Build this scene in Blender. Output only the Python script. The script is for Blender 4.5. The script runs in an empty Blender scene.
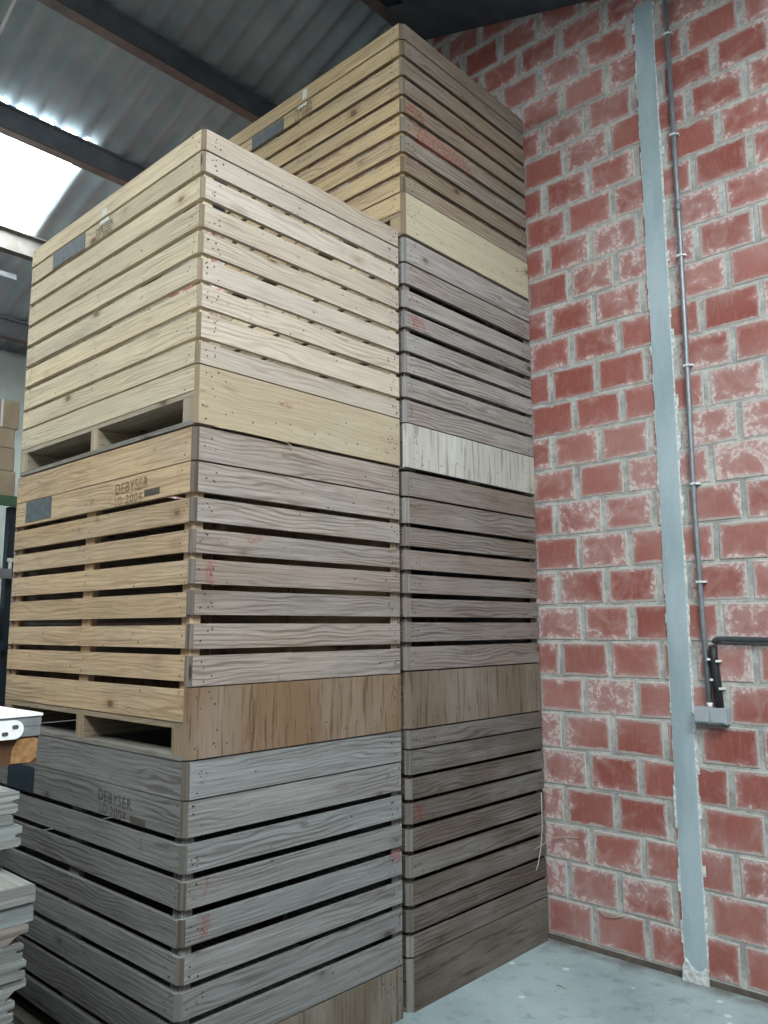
import bpy, bmesh, math, random
from mathutils import Vector, Matrix
random.seed(7)
SC = bpy.context.scene
COL = SC.collection
R = random.Random(11)

# ------------------------------------------------------------------ helpers
def lin(c):
    f = lambda v: (v/12.92 if v <= .04045 else ((v+.055)/1.055)**2.4)
    return tuple(f(x/255.0) for x in c)

class MB:
    """collects faces with uv (metres along the grain, across) and a tint per face"""
    def __init__(s, off=(0, 0, 0)):
        s.v = []; s.f = []; s.uv = []; s.t = []; s.m = []; s.off = Vector(off)
    def face(s, pts, uvs, tint, mat=0):
        i = len(s.v)
        s.v += [Vector(q) - s.off for q in pts]
        s.f.append(tuple(range(i, i+len(pts)))); s.uv += list(uvs); s.t += [tint]*len(pts); s.m.append(mat)
    def prism(s, poly, axis, a, b, tint, grain=0, end_tint=None, mat=0, uo=None):
        """poly: list of 2-D points in the plane across `axis` (0,1,2); extruded from a to b.
        grain: world axis the uv u-coordinate follows"""
        uo = uo or (R.uniform(0, 90), R.uniform(0, 90))
        oth = [k for k in range(3) if k != axis]
        def P(q, w):
            r = [0, 0, 0]; r[axis] = w; r[oth[0]] = q[0]; r[oth[1]] = q[1]; return Vector(r)
        n = len(poly)
        area = sum(poly[i][0]*poly[(i+1) % n][1]-poly[(i+1) % n][0]*poly[i][1] for i in range(n))
        flip = (area < 0) != (axis == 1)
        faces = []
        for i in range(n):
            q0, q1 = poly[i], poly[(i+1) % n]
            faces.append([P(q0, a), P(q1, a), P(q1, b), P(q0, b)])
        caps = [[P(q, a) for q in reversed(poly)], [P(q, b) for q in poly]]
        for k, fc in enumerate(faces+caps):
            if flip: fc = fc[::-1]
            nrm = (fc[1]-fc[0]).cross(fc[2]-fc[0])
            if nrm.length == 0: continue
            nrm.normalize()
            t = tint
            if abs(nrm[grain]) > .6:
                t = end_tint or tint
                ax = [q for q in range(3) if q != grain]
                uvs = [(q[0]+uo[0]+3, q[2]+uo[1]) for q in fc] if grain == 1 else [(q[ax[1]]*.2+uo[0]+3, q[ax[0]]+uo[1]) for q in fc]
            else:
                ax = [q for q in range(3) if q != grain]
                w = min(ax, key=lambda q: abs(nrm[q]))
                uvs = [(q[grain]+uo[0], q[w]+uo[1]) for q in fc]
            s.face(fc, uvs, t, mat)
    def box(s, lo, hi, tint=(1, 1, 1), grain=0, end_tint=None, mat=0):
        s.prism([(lo[0], lo[1]), (hi[0], lo[1]), (hi[0], hi[1]), (lo[0], hi[1])], 2, lo[2], hi[2], tint, grain, end_tint, mat)
    def disc(s, c, r, nrm, tint=(1, 1, 1), n=7, mat=1):
        a = Vector((0, 0, 1)) if abs(nrm[2]) < .9 else Vector((1, 0, 0))
        nv = Vector(nrm); u = a.cross(nv).normalized(); w = nv.cross(u)
        pts = [Vector(c)+u*r*math.cos(i*2*math.pi/n)+w*r*math.sin(i*2*math.pi/n) for i in range(n)]
        s.face(pts, [(0, 0)]*n, tint, mat)
    def tube(s, path, r, tint=(1, 1, 1), n=10, mat=0, cap=True):
        path = [Vector(q) for q in path]; rings = []
        rr = r if isinstance(r, (list, tuple)) else [r]*len(path)
        u = None
        for i, q in enumerate(path):
            d = (path[min(i+1, len(path)-1)]-path[max(i-1, 0)]).normalized()
            if u is None:
                u = d.orthogonal().normalized()
            u = (u - d*u.dot(d)).normalized(); w = d.cross(u)
            rings.append([q+(u*math.cos(k*2*math.pi/n)+w*math.sin(k*2*math.pi/n))*rr[i] for k in range(n)])
        for i in range(len(rings)-1):
            for k in range(n):
                k2 = (k+1) % n
                s.face([rings[i][k], rings[i][k2], rings[i+1][k2], rings[i+1][k]], [(i*.1, k/n)]*4, tint, mat)
        if cap:
            s.face(rings[0][::-1], [(0, 0)]*n, tint, mat); s.face(rings[-1], [(0, 0)]*n, tint, mat)
    def build(s, name, mats, parent=None, smooth=False):
        me = bpy.data.meshes.new(name)
        me.from_pydata([tuple(q) for q in s.v], [], s.f)
        uvl = me.uv_layers.new(name='UVMap')
        for i, q in enumerate(s.uv): uvl.data[i].uv = q
        ca = me.color_attributes.new('tint', 'FLOAT_COLOR', 'CORNER')
        for i, q in enumerate(s.t): ca.data[i].color = (q[0], q[1], q[2], 1)
        if not isinstance(mats, (list, tuple)): mats = [mats]
        for m in mats: me.materials.append(m)
        for i, p in enumerate(me.polygons):
            p.material_index = s.m[i]; p.use_smooth = smooth
        if smooth:
            bm = bmesh.new(); bm.from_mesh(me); bmesh.ops.remove_doubles(bm, verts=bm.verts, dist=1e-5); bm.to_mesh(me); bm.free()
        o = bpy.data.objects.new(name, me); COL.objects.link(o)
        if parent: o.parent = parent
        return o

def thing(o, label, cat, group=None):
    o['label'] = label; o['category'] = cat
    if group: o['group'] = group
    return o
def empty(name, loc, label, cat, group=None):
    o = bpy.data.objects.new(name, None); o.location = loc; o.empty_display_size = .1; COL.objects.link(o)
    return thing(o, label, cat, group)
def struct(o):
    o['kind'] = 'structure'; return o

# ------------------------------------------------------------------ materials
class NT:
    def __init__(s, name):
        s.mat = bpy.data.materials.new(name); s.mat.use_nodes = True
        s.n = s.mat.node_tree.nodes; s.l = s.mat.node_tree.links
        s.bsdf = s.n['Principled BSDF']; s.out = s.n['Material Output']
    def node(s, typ, ins=None, **kw):
        q = s.n.new(typ)
        for k, v in kw.items(): setattr(q, k, v)
        for k, v in (ins or {}).items():
            if isinstance(v, bpy.types.NodeSocket): s.l.new(v, q.inputs[k])
            else: q.inputs[k].default_value = v
        return q
    def math(s, op, a, b=0.0, c=None, clamp=False):
        q = s.node('ShaderNodeMath', {0: a, 1: b}, operation=op, use_clamp=clamp)
        if c is not None:
            if isinstance(c, bpy.types.NodeSocket): s.l.new(c, q.inputs[2])
            else: q.inputs[2].default_value = c
        return q.outputs[0]
    def noise(s, vec, scale, detail=4, rough=.55, dist=0.0):
        return s.node('ShaderNodeTexNoise', {'Vector': vec, 'Scale': scale, 'Detail': detail, 'Roughness': rough, 'Distortion': dist}).outputs['Fac']
    def ramp(s, fac, a, b, lo=0.0, hi=1.0):
        q = s.node('ShaderNodeMapRange', {'Value': fac, 'From Min': a, 'From Max': b, 'To Min': lo, 'To Max': hi})
        q.interpolation_type = 'SMOOTHSTEP'
        return q.outputs[0]
    def mapping(s, vec, scale, loc=(0, 0, 0)):
        return s.node('ShaderNodeMapping', {'Vector': vec, 'Scale': scale, 'Location': loc}).outputs[0]
    def mix(s, fac, a, b, blend='MIX'):
        q = s.n.new('ShaderNodeMix'); q.data_type = 'RGBA'; q.blend_type = blend
        for nm, v in (('Factor', fac), ('A', a), ('B', b)):
            i = [k for k in q.inputs if k.name == nm and (k.type == 'RGBA' if nm != 'Factor' else k.type == 'VALUE')][0]
            if isinstance(v, bpy.types.NodeSocket): s.l.new(v, i)
            else: i.default_value = v if nm == 'Factor' else (tuple(v)+(1,) if len(v) == 3 else v)
        return [k for k in q.outputs if k.type == 'RGBA'][0]
    def uv(s): return s.node('ShaderNodeTexCoord').outputs['UV']
    def pos(s): return s.node('ShaderNodeNewGeometry').outputs['Position']
    def attr(s, nm): return s.node('ShaderNodeAttribute', attribute_name=nm)
    def set(s, color=None, rough=.8, metal=0.0, spec=.3):
        for k, v in (('Base Color', color), ('Roughness', rough), ('Metallic', metal), ('Specular IOR Level', spec)):
            if v is None: continue
            if isinstance(v, bpy.types.NodeSocket): s.l.new(v, s.bsdf.inputs[k])
            else: s.bsdf.inputs[k].default_value = (tuple(v)+(1,) if k == 'Base Color' and len(v) == 3 else v)
        return s.mat
    def bump(s, h, strength=.3, dist=.002):
        b = s.node('ShaderNodeBump', {'Height': h, 'Strength': strength, 'Distance': dist})
        s.l.new(b.outputs[0], s.bsdf.inputs['Normal'])

def wood(name, streak=1.0, ringy=1.0, knots=1.0, weather=.5, grey=(150, 148, 145)):
    t = NT(name); uv = t.uv(); tint = t.attr('tint').outputs['Color']
    fine = t.noise(t.mapping(uv, (3.0, 95, 1)), 1.0, 3, .6)
    mid = t.noise(t.mapping(uv, (1.0, 34, 1)), 1.0, 4, .55, .6)
    warp = t.noise(t.mapping(uv, (1.6, 8, 1)), 1.0, 2)
    # growth rings: bands bent into long arches
    vr = t.node('ShaderNodeSeparateXYZ', {0: uv})
    band = t.math('MULTIPLY_ADD', warp, 6.5, t.math('MULTIPLY', vr.outputs[1], 52.0))
    ring = t.math('SINE', t.math('MULTIPLY', band, 6.0))
    ring = t.ramp(ring, -.2, 1.0)
    big = t.noise(t.mapping(uv, (1.3, 3.0, 1)), 1.0, 3)
    blotch = t.noise(t.mapping(uv, (2.2, 10, 1), (7, 3, 0)), 1.0, 4, .6)
    vor = t.node('ShaderNodeTexVoronoi', {'Vector': t.mapping(uv, (4.2, 8.0, 1)), 'Scale': 1.0, 'Randomness': 1.0})
    kcol = t.node('ShaderNodeSeparateXYZ', {0: vor.outputs['Color']})
    kgate = t.math('GREATER_THAN', kcol.outputs[0], 1-.34*knots)
    kn = t.math('MULTIPLY', t.ramp(vor.outputs['Distance'], .16, .06), kgate)
    khalo = t.math('MULTIPLY', t.ramp(vor.outputs['Distance'], .34, .10), kgate)
    hair = t.noise(t.mapping(uv, (5.0, 210, 1), (3, 8, 0)), 1.0, 3, .65)
    ringmask = t.ramp(t.noise(t.mapping(uv, (1.1, 5, 1), (11, 2, 0)), 1.0, 2), .42, .6)
    smudge = t.noise(t.mapping(uv, (13, 24, 1), (5, 1, 0)), 1.0, 4, .6)
    zone = t.noise(t.mapping(uv, (2.0, 2.0, 1), (1, 9, 0)), 1.0, 2)
    holes = t.node('ShaderNodeTexVoronoi', {'Vector': t.mapping(uv, (17, 26, 1)), 'Scale': 1.0})
    hg = t.math('GREATER_THAN', t.node('ShaderNodeSeparateXYZ', {0: holes.outputs['Color']}).outputs[1], .90)
    hole = t.math('MULTIPLY', t.ramp(holes.outputs['Distance'], .13, .08), hg)
    c = tint
    c = t.mix(t.ramp(big, .42, .66, 0, weather), c, lin(grey))
    c = t.mix(t.math('MULTIPLY', t.ramp(mid, .40, .66), .34*streak), c, t.mix(1.0, c, (.56, .51, .47), 'MULTIPLY'))
    c = t.mix(t.math('MULTIPLY', t.math('MULTIPLY', ring, ringmask), .55*ringy), c, t.mix(1.0, c, (.48, .42, .37), 'MULTIPLY'))
    c = t.mix(t.math('MULTIPLY', t.ramp(fine, .48, .66), .40*streak), c, t.mix(1.0, c, (.50, .46, .43), 'MULTIPLY'))
    c = t.mix(t.math('MULTIPLY', t.ramp(hair, .50, .64), .40*streak), c, t.mix(1.0, c, (.55, .52, .50), 'MULTIPLY'))
    c = t.mix(t.math('MULTIPLY', t.ramp(hair, .46, .34), .22*streak), c, t.mix(1.0, c, (1.45, 1.45, 1.45), 'MULTIPLY'))
    c = t.mix(t.ramp(blotch, .60, .76, 0, .45), c, t.mix(1.0, c, (.48, .44, .42), 'MULTIPLY'))
    c = t.mix(t.math('MULTIPLY', t.ramp(smudge, .60, .70), t.ramp(zone, .48, .62, 0, .6)), c, t.mix(1.0, c, (.36, .33, .31), 'MULTIPLY'))
    c = t.mix(t.ramp(blotch, .40, .24, 0, .28), c, t.mix(1.0, c, (1.45, 1.42, 1.38), 'MULTIPLY'))
    c = t.mix(t.math('MULTIPLY', khalo, .4), c, t.mix(1.0, c, (.55, .42, .33), 'MULTIPLY'))
    c = t.mix(t.math('MULTIPLY', kn, .75), c, t.mix(1.0, c, (.22, .16, .13), 'MULTIPLY'))
    c = t.mix(t.math('MULTIPLY', hole, .8), c, (.02, .016, .013))
    t.set(c, .86, 0, .2)
    h = t.math('SUBTRACT', t.math('MULTIPLY', fine, -.6), t.math('MULTIPLY', ring, .3))
    t.bump(h, .4, .003)
    return t.mat
M_WOOD = wood('old_board_wood', 1.0, .9, 1.0, .34, (172, 160, 146))
M_WPALE = wood('pale_board_wood', .75, .7, .8, .3, (186, 176, 162))
M_WGREY = wood('weathered_board_wood', 1.15, 1.25, 1.1, .45, (140, 141, 141))
M_PLY = wood('smooth_plywood', .45, .35, .25, .35, (178, 170, 150))

def streaked():
    t = NT('streaked_plywood'); uv = t.uv(); tint = t.attr('tint').outputs['Color']
    a = t.noise(t.mapping(uv, (3.2, 44, 1)), 1.0, 4, .6, .5)
    b = t.noise(t.mapping(uv, (1.2, 12, 1)), 1.0, 4, .6, 1.2)
    d = t.noise(t.mapping(uv, (5, 90, 1)), 1.0, 2)
    big = t.noise(t.mapping(uv, (1.0, 2.4, 1)), 1.0, 3)
    c = t.mix(t.ramp(big, .38, .62, 0, .55), tint, t.mix(.55, tint, lin((150, 147, 141))))
    c = t.mix(t.ramp(a, .52, .66, 0, .75), c, t.mix(1.0, c, (.44, .39, .34), 'MULTIPLY'))
    c = t.mix(t.ramp(b, .52, .75, 0, .5), c, t.mix(1.0, c, (.62, .52, .43), 'MULTIPLY'))
    c = t.mix(t.ramp(b, .46, .30, 0, .35), c, t.mix(1.0, c, (1.4, 1.42, 1.42), 'MULTIPLY'))
    c = t.mix(t.ramp(d, .55, .75, 0, .45), c, t.mix(1.0, c, (.5, .46, .42), 'MULTIPLY'))
    t.set(c, .85, 0, .2); t.bump(a, .3, .003)
    return t.mat
M_STREAK = streaked()

def flat(name, rgb, rough=.7, metal=0.0, var=.25, scale=14, spec=.3):
    t = NT(name); p = t.pos(); c0 = lin(rgb)
    n = t.noise(p, scale, 5, .6)
    c = t.mix(t.ramp(n, .3, .7), tuple(x*(1-var) for x in c0), tuple(min(1, x*(1+var)) for x in c0))
    return t.set(c, rough, metal, spec)
M_NAIL = flat('rusty_nail', (62, 54, 48), .6, .3)
M_INK = flat('stencil_ink', (136, 108, 82), .9)
M_INKDARK = flat('black_stencil_ink', (84, 78, 72), .9)
M_CARD = flat('slate_label_card', (88, 96, 100), .7, 0, .2, 30)
M_CARDNAVY = flat('navy_label_card', (40, 52, 64), .6, 0, .15, 30)
M_WHITEMARK = flat('white_chalk_paint', (214, 218, 210), .9, 0, .1, 60)
M_STEEL = flat('dark_roof_steel', (74, 82, 90), .55, .1, .18, 6)
M_WEB = flat('grey_beam_paint', (112, 120, 128), .6, .0, .18, 6)
M_PURLIN = flat('rust_brown_purlin', (112, 98, 93), .7, .0, .22, 5)
M_LIGHTPURLIN = flat('pale_purlin', (104, 101, 96), .8, 0, .2, 8)
M_GALV = flat('galvanised_conduit', (134, 140, 146), .42, .35, .1, 20, .4)
M_BLACK = flat('black_rubber', (38, 40, 43), .5, 0, .2, 25, .4)
M_BLACKPIPE = flat('dark_grey_pipe', (66, 71, 76), .4, .1, .15, 25, .5)
M_BOXGREY = flat('grey_plastic', (164, 172, 178), .45, 0, .05, 30, .4)
M_BOXDARK = flat('seam_grey', (70, 76, 82), .7)
M_WHITEPL = flat('white_plastic', (225, 228, 228), .4, 0, .05, 30, .4)
M_GREEN = flat('green_rack_paint', (74, 104, 82), .5, 0, .1, 12)
M_RACKDARK = flat('dark_rack_steel', (40, 52, 62), .5, .2, .2, 12)
M_PALEWALL = flat('pale_panel', (176, 190, 186), .85, 0, .12, 3)
M_DIMWALL = flat('dusty_grey_wall', (112, 116, 116), .9, 0, .15, 3)
M_CARTON = flat('pale_carton', (168, 154, 134), .85, 0, .12, 6)
M_BROWN = flat('dark_brown_beam', (84, 58, 38), .7, 0, .25, 9)
M_TAN = flat('rough_tan_end', (138, 104, 70), .9, 0, .3, 60)
M_SHEET = flat('grey_sheet', (112, 116, 118), .7, 0, .2, 20)
M_STRAW = flat('straw', (176, 166, 138), .9, 0, .1, 20)
M_TWINE = flat('pale_twine', (200, 198, 188), .9, 0, .1, 20)

def paint_red():
    t = NT('worn_red_paint'); n = t.noise(t.pos(), 55, 5, .7)
    tr = t.node('ShaderNodeBsdfTransparent'); t.set(lin((190, 84, 86)), .8)
    mx = t.node('ShaderNodeMixShader', {0: t.ramp(n, .36, .62, .60, 1.0), 1: t.bsdf.outputs[0], 2: tr.outputs[0]})
    t.l.new(mx.outputs[0], t.out.inputs[0]); return t.mat
M_RED = paint_red()

def brick_mat():
    t = NT('red_clay_block'); uv = t.uv(); p = t.pos(); tint = t.attr('tint').outputs['Color']
    rs = t.node('ShaderNodeSeparateXYZ', {0: tint})        # x,y random per brick ; z random
    sx = t.node('ShaderNodeSeparateXYZ', {0: uv})
    ex = t.math('MINIMUM', sx.outputs[0], t.math('SUBTRACT', 1.0, sx.outputs[0]))
    ey = t.math('MINIMUM', sx.outputs[1], t.math('SUBTRACT', 1.0, sx.outputs[1]))
    edge = t.math('MINIMUM', t.math('MULTIPLY', ex, 1.45), ey)      # 0 at the brick's edge
    ps = t.mapping(p, (1, 1, 1))
    n1 = t.noise(ps, 9.0, 6, .62, .7)
    n2 = t.noise(t.mapping(p, (1, 16, 3)), 4.0, 4, .6)          # vertical scratches on the face
    n3 = t.noise(ps, 46.0, 5, .65)
    n4 = t.noise(ps, 1.4, 3, .5)
    base = t.mix(rs.outputs[0], lin((142, 82, 74)), lin((158, 100, 92)))
    base = t.mix(t.ramp(n3, .35, .7, 0, .28), base, t.mix(1.0, base, (.62, .58, .58), 'MULTIPLY'))
    base = t.mix(t.ramp(n2, .5, .72, 0, .4), base, lin((176, 112, 102)))
    base = t.mix(t.ramp(n4, .40, .68, 0, .30), base, lin((186, 158, 154)))
    thr = t.math('MULTIPLY_ADD', rs.outputs[1], .22, -.12)
    val = t.math('ADD', t.math('ADD', n1, thr), t.math('MULTIPLY_ADD', n4, .55, -.28))
    val = t.math('ADD', val, t.math('MULTIPLY', t.ramp(edge, .30, .0), .20))
    bloom = t.ramp(val, .43, .78, 0, 1)
    bloom = t.math('MULTIPLY', bloom, t.ramp(n3, .30, .60, .60, 1.0))
    c = t.mix(t.math('MULTIPLY', bloom, .52), base, lin((194, 172, 170)))
    hard = t.math('MULTIPLY', t.ramp(val, .64, .72), t.ramp(n3, .42, .58))
    c = t.mix(t.math('MULTIPLY', hard, .5), c, lin((222, 218, 214)))
    m = t.math('ADD', edge, t.math('MULTIPLY_ADD', n1, .34, -.19))
    smear = t.math('MULTIPLY', t.ramp(m, .075, .015), t.ramp(n3, .25, .5, .4, 1))
    c = t.mix(t.math('MULTIPLY', smear, .8), c, lin((176, 176, 172)))
    t.set(c, .9, 0, .15); t.bump(t.math('ADD', n3, t.math('MULTIPLY', n2, .4)), .35, .004)
    return t.mat
def mortar_mat():
    t = NT('grey_mortar'); p = t.pos()
    a = t.noise(p, 7, 6, .65); b = t.noise(p, 40, 4, .6)
    c = t.mix(t.ramp(a, .35, .65), lin((148, 150, 147)), lin((192, 193, 188)))
    c = t.mix(t.ramp(b, .45, .75, 0, .5), c, lin((118, 116, 112)))
    t.set(c, .95, 0, .1); t.bump(b, .5, .006); return t.mat
M_BRICK = brick_mat(); M_MORTAR = mortar_mat()

def concrete():
    t = NT('grey_concrete_floor'); p = t.pos()
    a = t.noise(p, 1.7, 5, .6); b = t.noise(p, 9, 6, .65); d = t.noise(p, 60, 4, .6)
    c = t.mix(t.ramp(a, .3, .7), lin((136, 153, 158)), lin((160, 177, 181)))
    c = t.mix(t.ramp(b, .52, .72, 0, .55), c, lin((98, 114, 118)))
    c = t.mix(t.ramp(b, .40, .28, 0, .4), c, lin((180, 194, 196)))
    c = t.mix(t.ramp(d, .62, .75, 0, .55), c, lin((110, 108, 100)))
    v = t.node('ShaderNodeTexVoronoi', {'Vector': p, 'Scale': 8.5})
    g = t.math('GREATER_THAN', t.node('ShaderNodeSeparateXYZ', {0: v.outputs['Color']}).outputs[1], .66)
    c = t.mix(t.math('MULTIPLY', t.math('MULTIPLY', t.ramp(v.outputs['Distance'], .17, .11), g), .7), c, lin((214, 220, 220)))
    # dirt gathered at the foot of the wall
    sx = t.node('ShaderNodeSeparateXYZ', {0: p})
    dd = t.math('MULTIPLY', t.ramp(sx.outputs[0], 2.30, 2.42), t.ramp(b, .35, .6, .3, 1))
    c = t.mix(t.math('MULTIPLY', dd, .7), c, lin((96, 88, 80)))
    bounce_cut = t.math('ADD', t.math('MULTIPLY', sx.outputs[0], -1.0), t.math('MULTIPLY', a, 1.2))  # floor colour darkened away from the wall to weaken upward bounce light
    c = t.mix(t.ramp(bounce_cut, -1.0, .3, 0, .9), c, t.mix(1.0, c, (.20, .20, .20), 'MULTIPLY'))
    t.set(c, t.ramp(b, .3, .7, .55, .8), 0, .3); t.bump(d, .15, .003); return t.mat
M_FLOOR = concrete()

def column_mat():
    t = NT('grey_painted_steel'); p = t.pos()
    a = t.noise(p, 22, 5, .65); b = t.noise(t.mapping(p, (1, 1, .25)), 5, 4, .6); d = t.noise(p, 70, 3, .6)
    c = t.mix(t.ramp(b, .35, .65), lin((146, 165, 172)), lin((168, 185, 192)))
    c = t.mix(t.ramp(a, .55, .75, 0, .4), c, lin((176, 192, 198)))
    c = t.mix(t.ramp(d, .62, .8, 0, .35), c, lin((106, 120, 128)))
    return t.set(c, .6, 0, .3)
M_COLUMN = column_mat()
def cement_mat():
    t = NT('white_cement'); n = t.noise(t.pos(), 40, 5, .6)
    return t.set(t.mix(t.ramp(n, .35, .65), lin((170, 178, 178)), lin((224, 226, 222))), .95)
M_CEMENT = cement_mat()

def roof_mat():
    t = NT('grey_fibre_cement'); p = t.pos()
    a = t.noise(p, 2.2, 5, .6); b = t.noise(t.mapping(p, (8, 1, 1)), 2.0, 4, .6)
    c = t.mix(t.ramp(a, .3, .7), lin((156, 168, 173)), lin((180, 190, 193)))
    c = t.mix(t.ramp(b, .5, .75, 0, .35), c, lin((150, 158, 162)))
    return t.set(c, .9, 0, .15)
M_ROOF = roof_mat()

def glow(name, rgb, strength):
    t = NT(name); t.set((.8, .85, .85), .5)
    t.bsdf.inputs['Emission Color'].default_value = tuple(rgb)+(1,)
    t.bsdf.inputs['Emission Strength'].default_value = strength
    return t.mat
SKY_STRENGTH = 27.0
M_SKYLIGHT = glow('daylit_translucent_sheet', (.94, 1.0, 1.0), SKY_STRENGTH)

# ------------------------------------------------------------------ the building
CR = 1.2; CD = 1.588; GAP = .026
XB = CR + GAP                        # left face of the stack against the wall
XW = XB + CR + .008                  # face of the brick wall
YR, ZR, TN = .8, 6.3, .34            # ridge; underside of purlins; slope
def zroof(y): return ZR - abs(y-YR)*TN

m = MB(); m.box((-9, -9, -.12), (XW+.3, 6.2, 0), grain=0); struct(m.build('floor', M_FLOOR))

# right wall: mortar body with every block standing a few millimetres proud
m = MB()
prof = [(-6, -.1), (6.0, -.1), (6.0, zroof(6.0)+.2), (YR, ZR+.2), (-6, zroof(-6)+.2)]
m.prism(prof, 0, XW, XW+.25, (1, 1, 1), 1, mat=1)
BH, BL, Z0 = .2025, .303, .030
rb = random.Random(3)
for k in range(32):
    z0 = Z0+k*BH
    cells = []
    for j in range(-20, 24):
        y1 = -.271 + (0 if k % 2 == 0 else .148) + j*BL; y0 = max(y1-BL, -.834)
        if y1 > y0+.05: cells.append((y0, y1))
        y1 = -1.047 + (0 if k % 2 == 0 else .152) + j*BL; y0 = y1-BL; y1 = min(y1, -.812)
        if y1 > y0+.05: cells.append((y0, y1))
    for y0, y1 in cells:
        if y0 < -5.9 or y1 > 5.8 or z0+BH > min(zroof(y0), zroof(y1))+.19: continue
        gy = .012+rb.uniform(-.003, .004); gz = .0045+rb.uniform(-.001, .002)
        a, b, c, d = y0+gy, y1-gy, z0+gz, z0+BH-gz
        j4 = [rb.uniform(-.003, .003) for _ in range(8)]
        x = XW-.004+rb.uniform(-.0015, .0015); e = .006
        O = [(XW+.001, b+j4[0], c+j4[1]), (XW+.001, a+j4[2], c+j4[3]), (XW+.001, a+j4[4], d+j4[5]), (XW+.001, b+j4[6], d+j4[7])]
        I = [(x, q[1]+(e if q[1] < (a+b)/2 else -e), q[2]+(e if q[2] < (c+d)/2 else -e)) for q in O]
        uO = [(0, 0), (1, 0), (1, 1), (0, 1)]; uI = [(.02, .03), (.98, .03), (.98, .97), (.02, .97)]
        t = (rb.random(), rb.random(), rb.random())
        m.face(I, uI, t, 0)
        for q in range(4):
            q2 = (q+1) % 4
            m.face([O[q], O[q2], I[q2], I[q]], [uO[q], uO[q2], uI[q2], uI[q]], t, 0)
struct(m.build('wall_right', [M_BRICK, M_MORTAR]))
m = MB(); m.box((XW-.006, -6, 0), (XW+.01, 6, .028), grain=1); struct(m.build('baseboard_right', flat('dirty_plinth', (92, 84, 78), .95)))
m = MB(); m.box((-9, 6.0, -.1), (XW+.25, 6.2, zroof(6.0)+.15), grain=0); struct(m.build('wall_back', M_PALEWALL))

m = MB(); m.prism(prof, 0, -6.2, -6, (1, 1, 1), 1); struct(m.build('wall_left', M_DIMWALL))
m = MB(); zt_ = zroof(-6)+.15
m.box((-6.2, -6.2, -.1), (-5.2, -6, zt_)); m.box((-.6, -6.2, -.1), (XW+.25, -6, zt_)); m.box((-5.2, -6.2, 3.7), (-.6, -6, zt_)); struct(m.build('wall_front', M_DIMWALL))
# corrugated roof, two slopes, with holes for the translucent sheets
PITCH, AMP, LIFT = .177, .022, .248
SKYL = [(.10, 1.10, 3.31, 4.60), (-2.4, -1.4, 3.36, 4.60), (-4.9, -3.9, 3.36, 4.60)]
NEARSKY = [(-.6, .5, -5.0, -2.8), (-3.4, -2.3, -4.2, -1.6)]
def sheet(m, x0, x1, y0, y1, holes, lift=0.0):
    n = max(1, round((x1-x0)/PITCH*8)); ys = sorted({y0, y1} | {h[2] for h in holes} | {h[3] for h in holes})
    ys = [y for y in ys if y0 <= y <= y1]
    for i in range(n):
        a, b = x0+(x1-x0)*i/n, x0+(x1-x0)*(i+1)/n; c = (a+b)/2
        for j in range(len(ys)-1):
            yc = (ys[j]+ys[j+1])/2
            if any(h[0] < c < h[1] and h[2] < yc < h[3] for h in holes): continue
            w = lambda x, y: (x, y, zroof(y)+LIFT+lift+AMP*math.sin(2*math.pi*x/PITCH)+.006*((x+9) % 1.0 > .93))
            m.face([w(a, ys[j]), w(a, ys[j+1]), w(b, ys[j+1]), w(b, ys[j])], [(0, 0)]*4, (1, 1, 1))
m = MB(); sheet(m, -6, XW+.2, YR, 6.2, SKYL); sheet(m, -6, XW+.2, -6, YR, NEARSKY)
struct(m.build('ceiling', M_ROOF, smooth=True))
for i, h in enumerate(SKYL+NEARSKY):
    m = MB(); sheet(m, h[0]-.02, h[1]+.02, h[2]-.02, h[3]+.05, [], .012)
    struct(m.build('window_%d' % (i+1), M_SKYLIGHT, smooth=True))

def ibeam(m, x0, x1, y, z, h, w=.09, t=.012):
    """I section running along x, underside at z; slot 1 is the lower flange"""
    m.prism([(y-.006, z+t), (y+.006, z+t), (y+.006, z+h-t), (y+w/2, z+h-t), (y+w/2, z+h), (y-w/2, z+h), (y-w/2, z+h-t), (y-.006, z+h-t)], 0, x0, x1, (1, 1, 1), 0)
    m.prism([(y-w/2, z), (y+w/2, z), (y+w/2, z+t), (y-w/2, z+t)], 0, x0, x1, (1, 1, 1), 0, mat=1)
PURL = [(1.03, 'dark rust-edged roof beam nearest the ridge, behind the tallest crate', M_PURLIN),
        (2.24, 'rust-edged roof beam crossing the upper left between the ridge and the skylight', M_PURLIN),
        (3.30, 'grey-brown roof beam just above the bright skylight', M_PURLIN),
        (4.44, 'pale lit roof beam along the lower edge of the bright skylight', M_LIGHTPURLIN),
        (5.58, 'dark roof beam low at the far left, above the pale wall', M_PURLIN)]
for y, lab, mt in PURL:
    m = MB(); ibeam(m, -5.5, XW-.004, y, zroof(y)-.006, .205)
    thing(m.build('roof_beam', [M_WEB if mt is M_PURLIN else mt, mt]), lab, 'beam', 'roof beams under the corrugated sheets')
for k, y in enumerate((-.15, -1.3, -2.45, -3.6, -4.75)):
    m = MB(); ibeam(m, -5.9, XW-.43, y, zroof(y)-.006, .205)
    struct(m.build('trim_%d' % (k+1), [M_WEB, M_PURLIN]))
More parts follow.
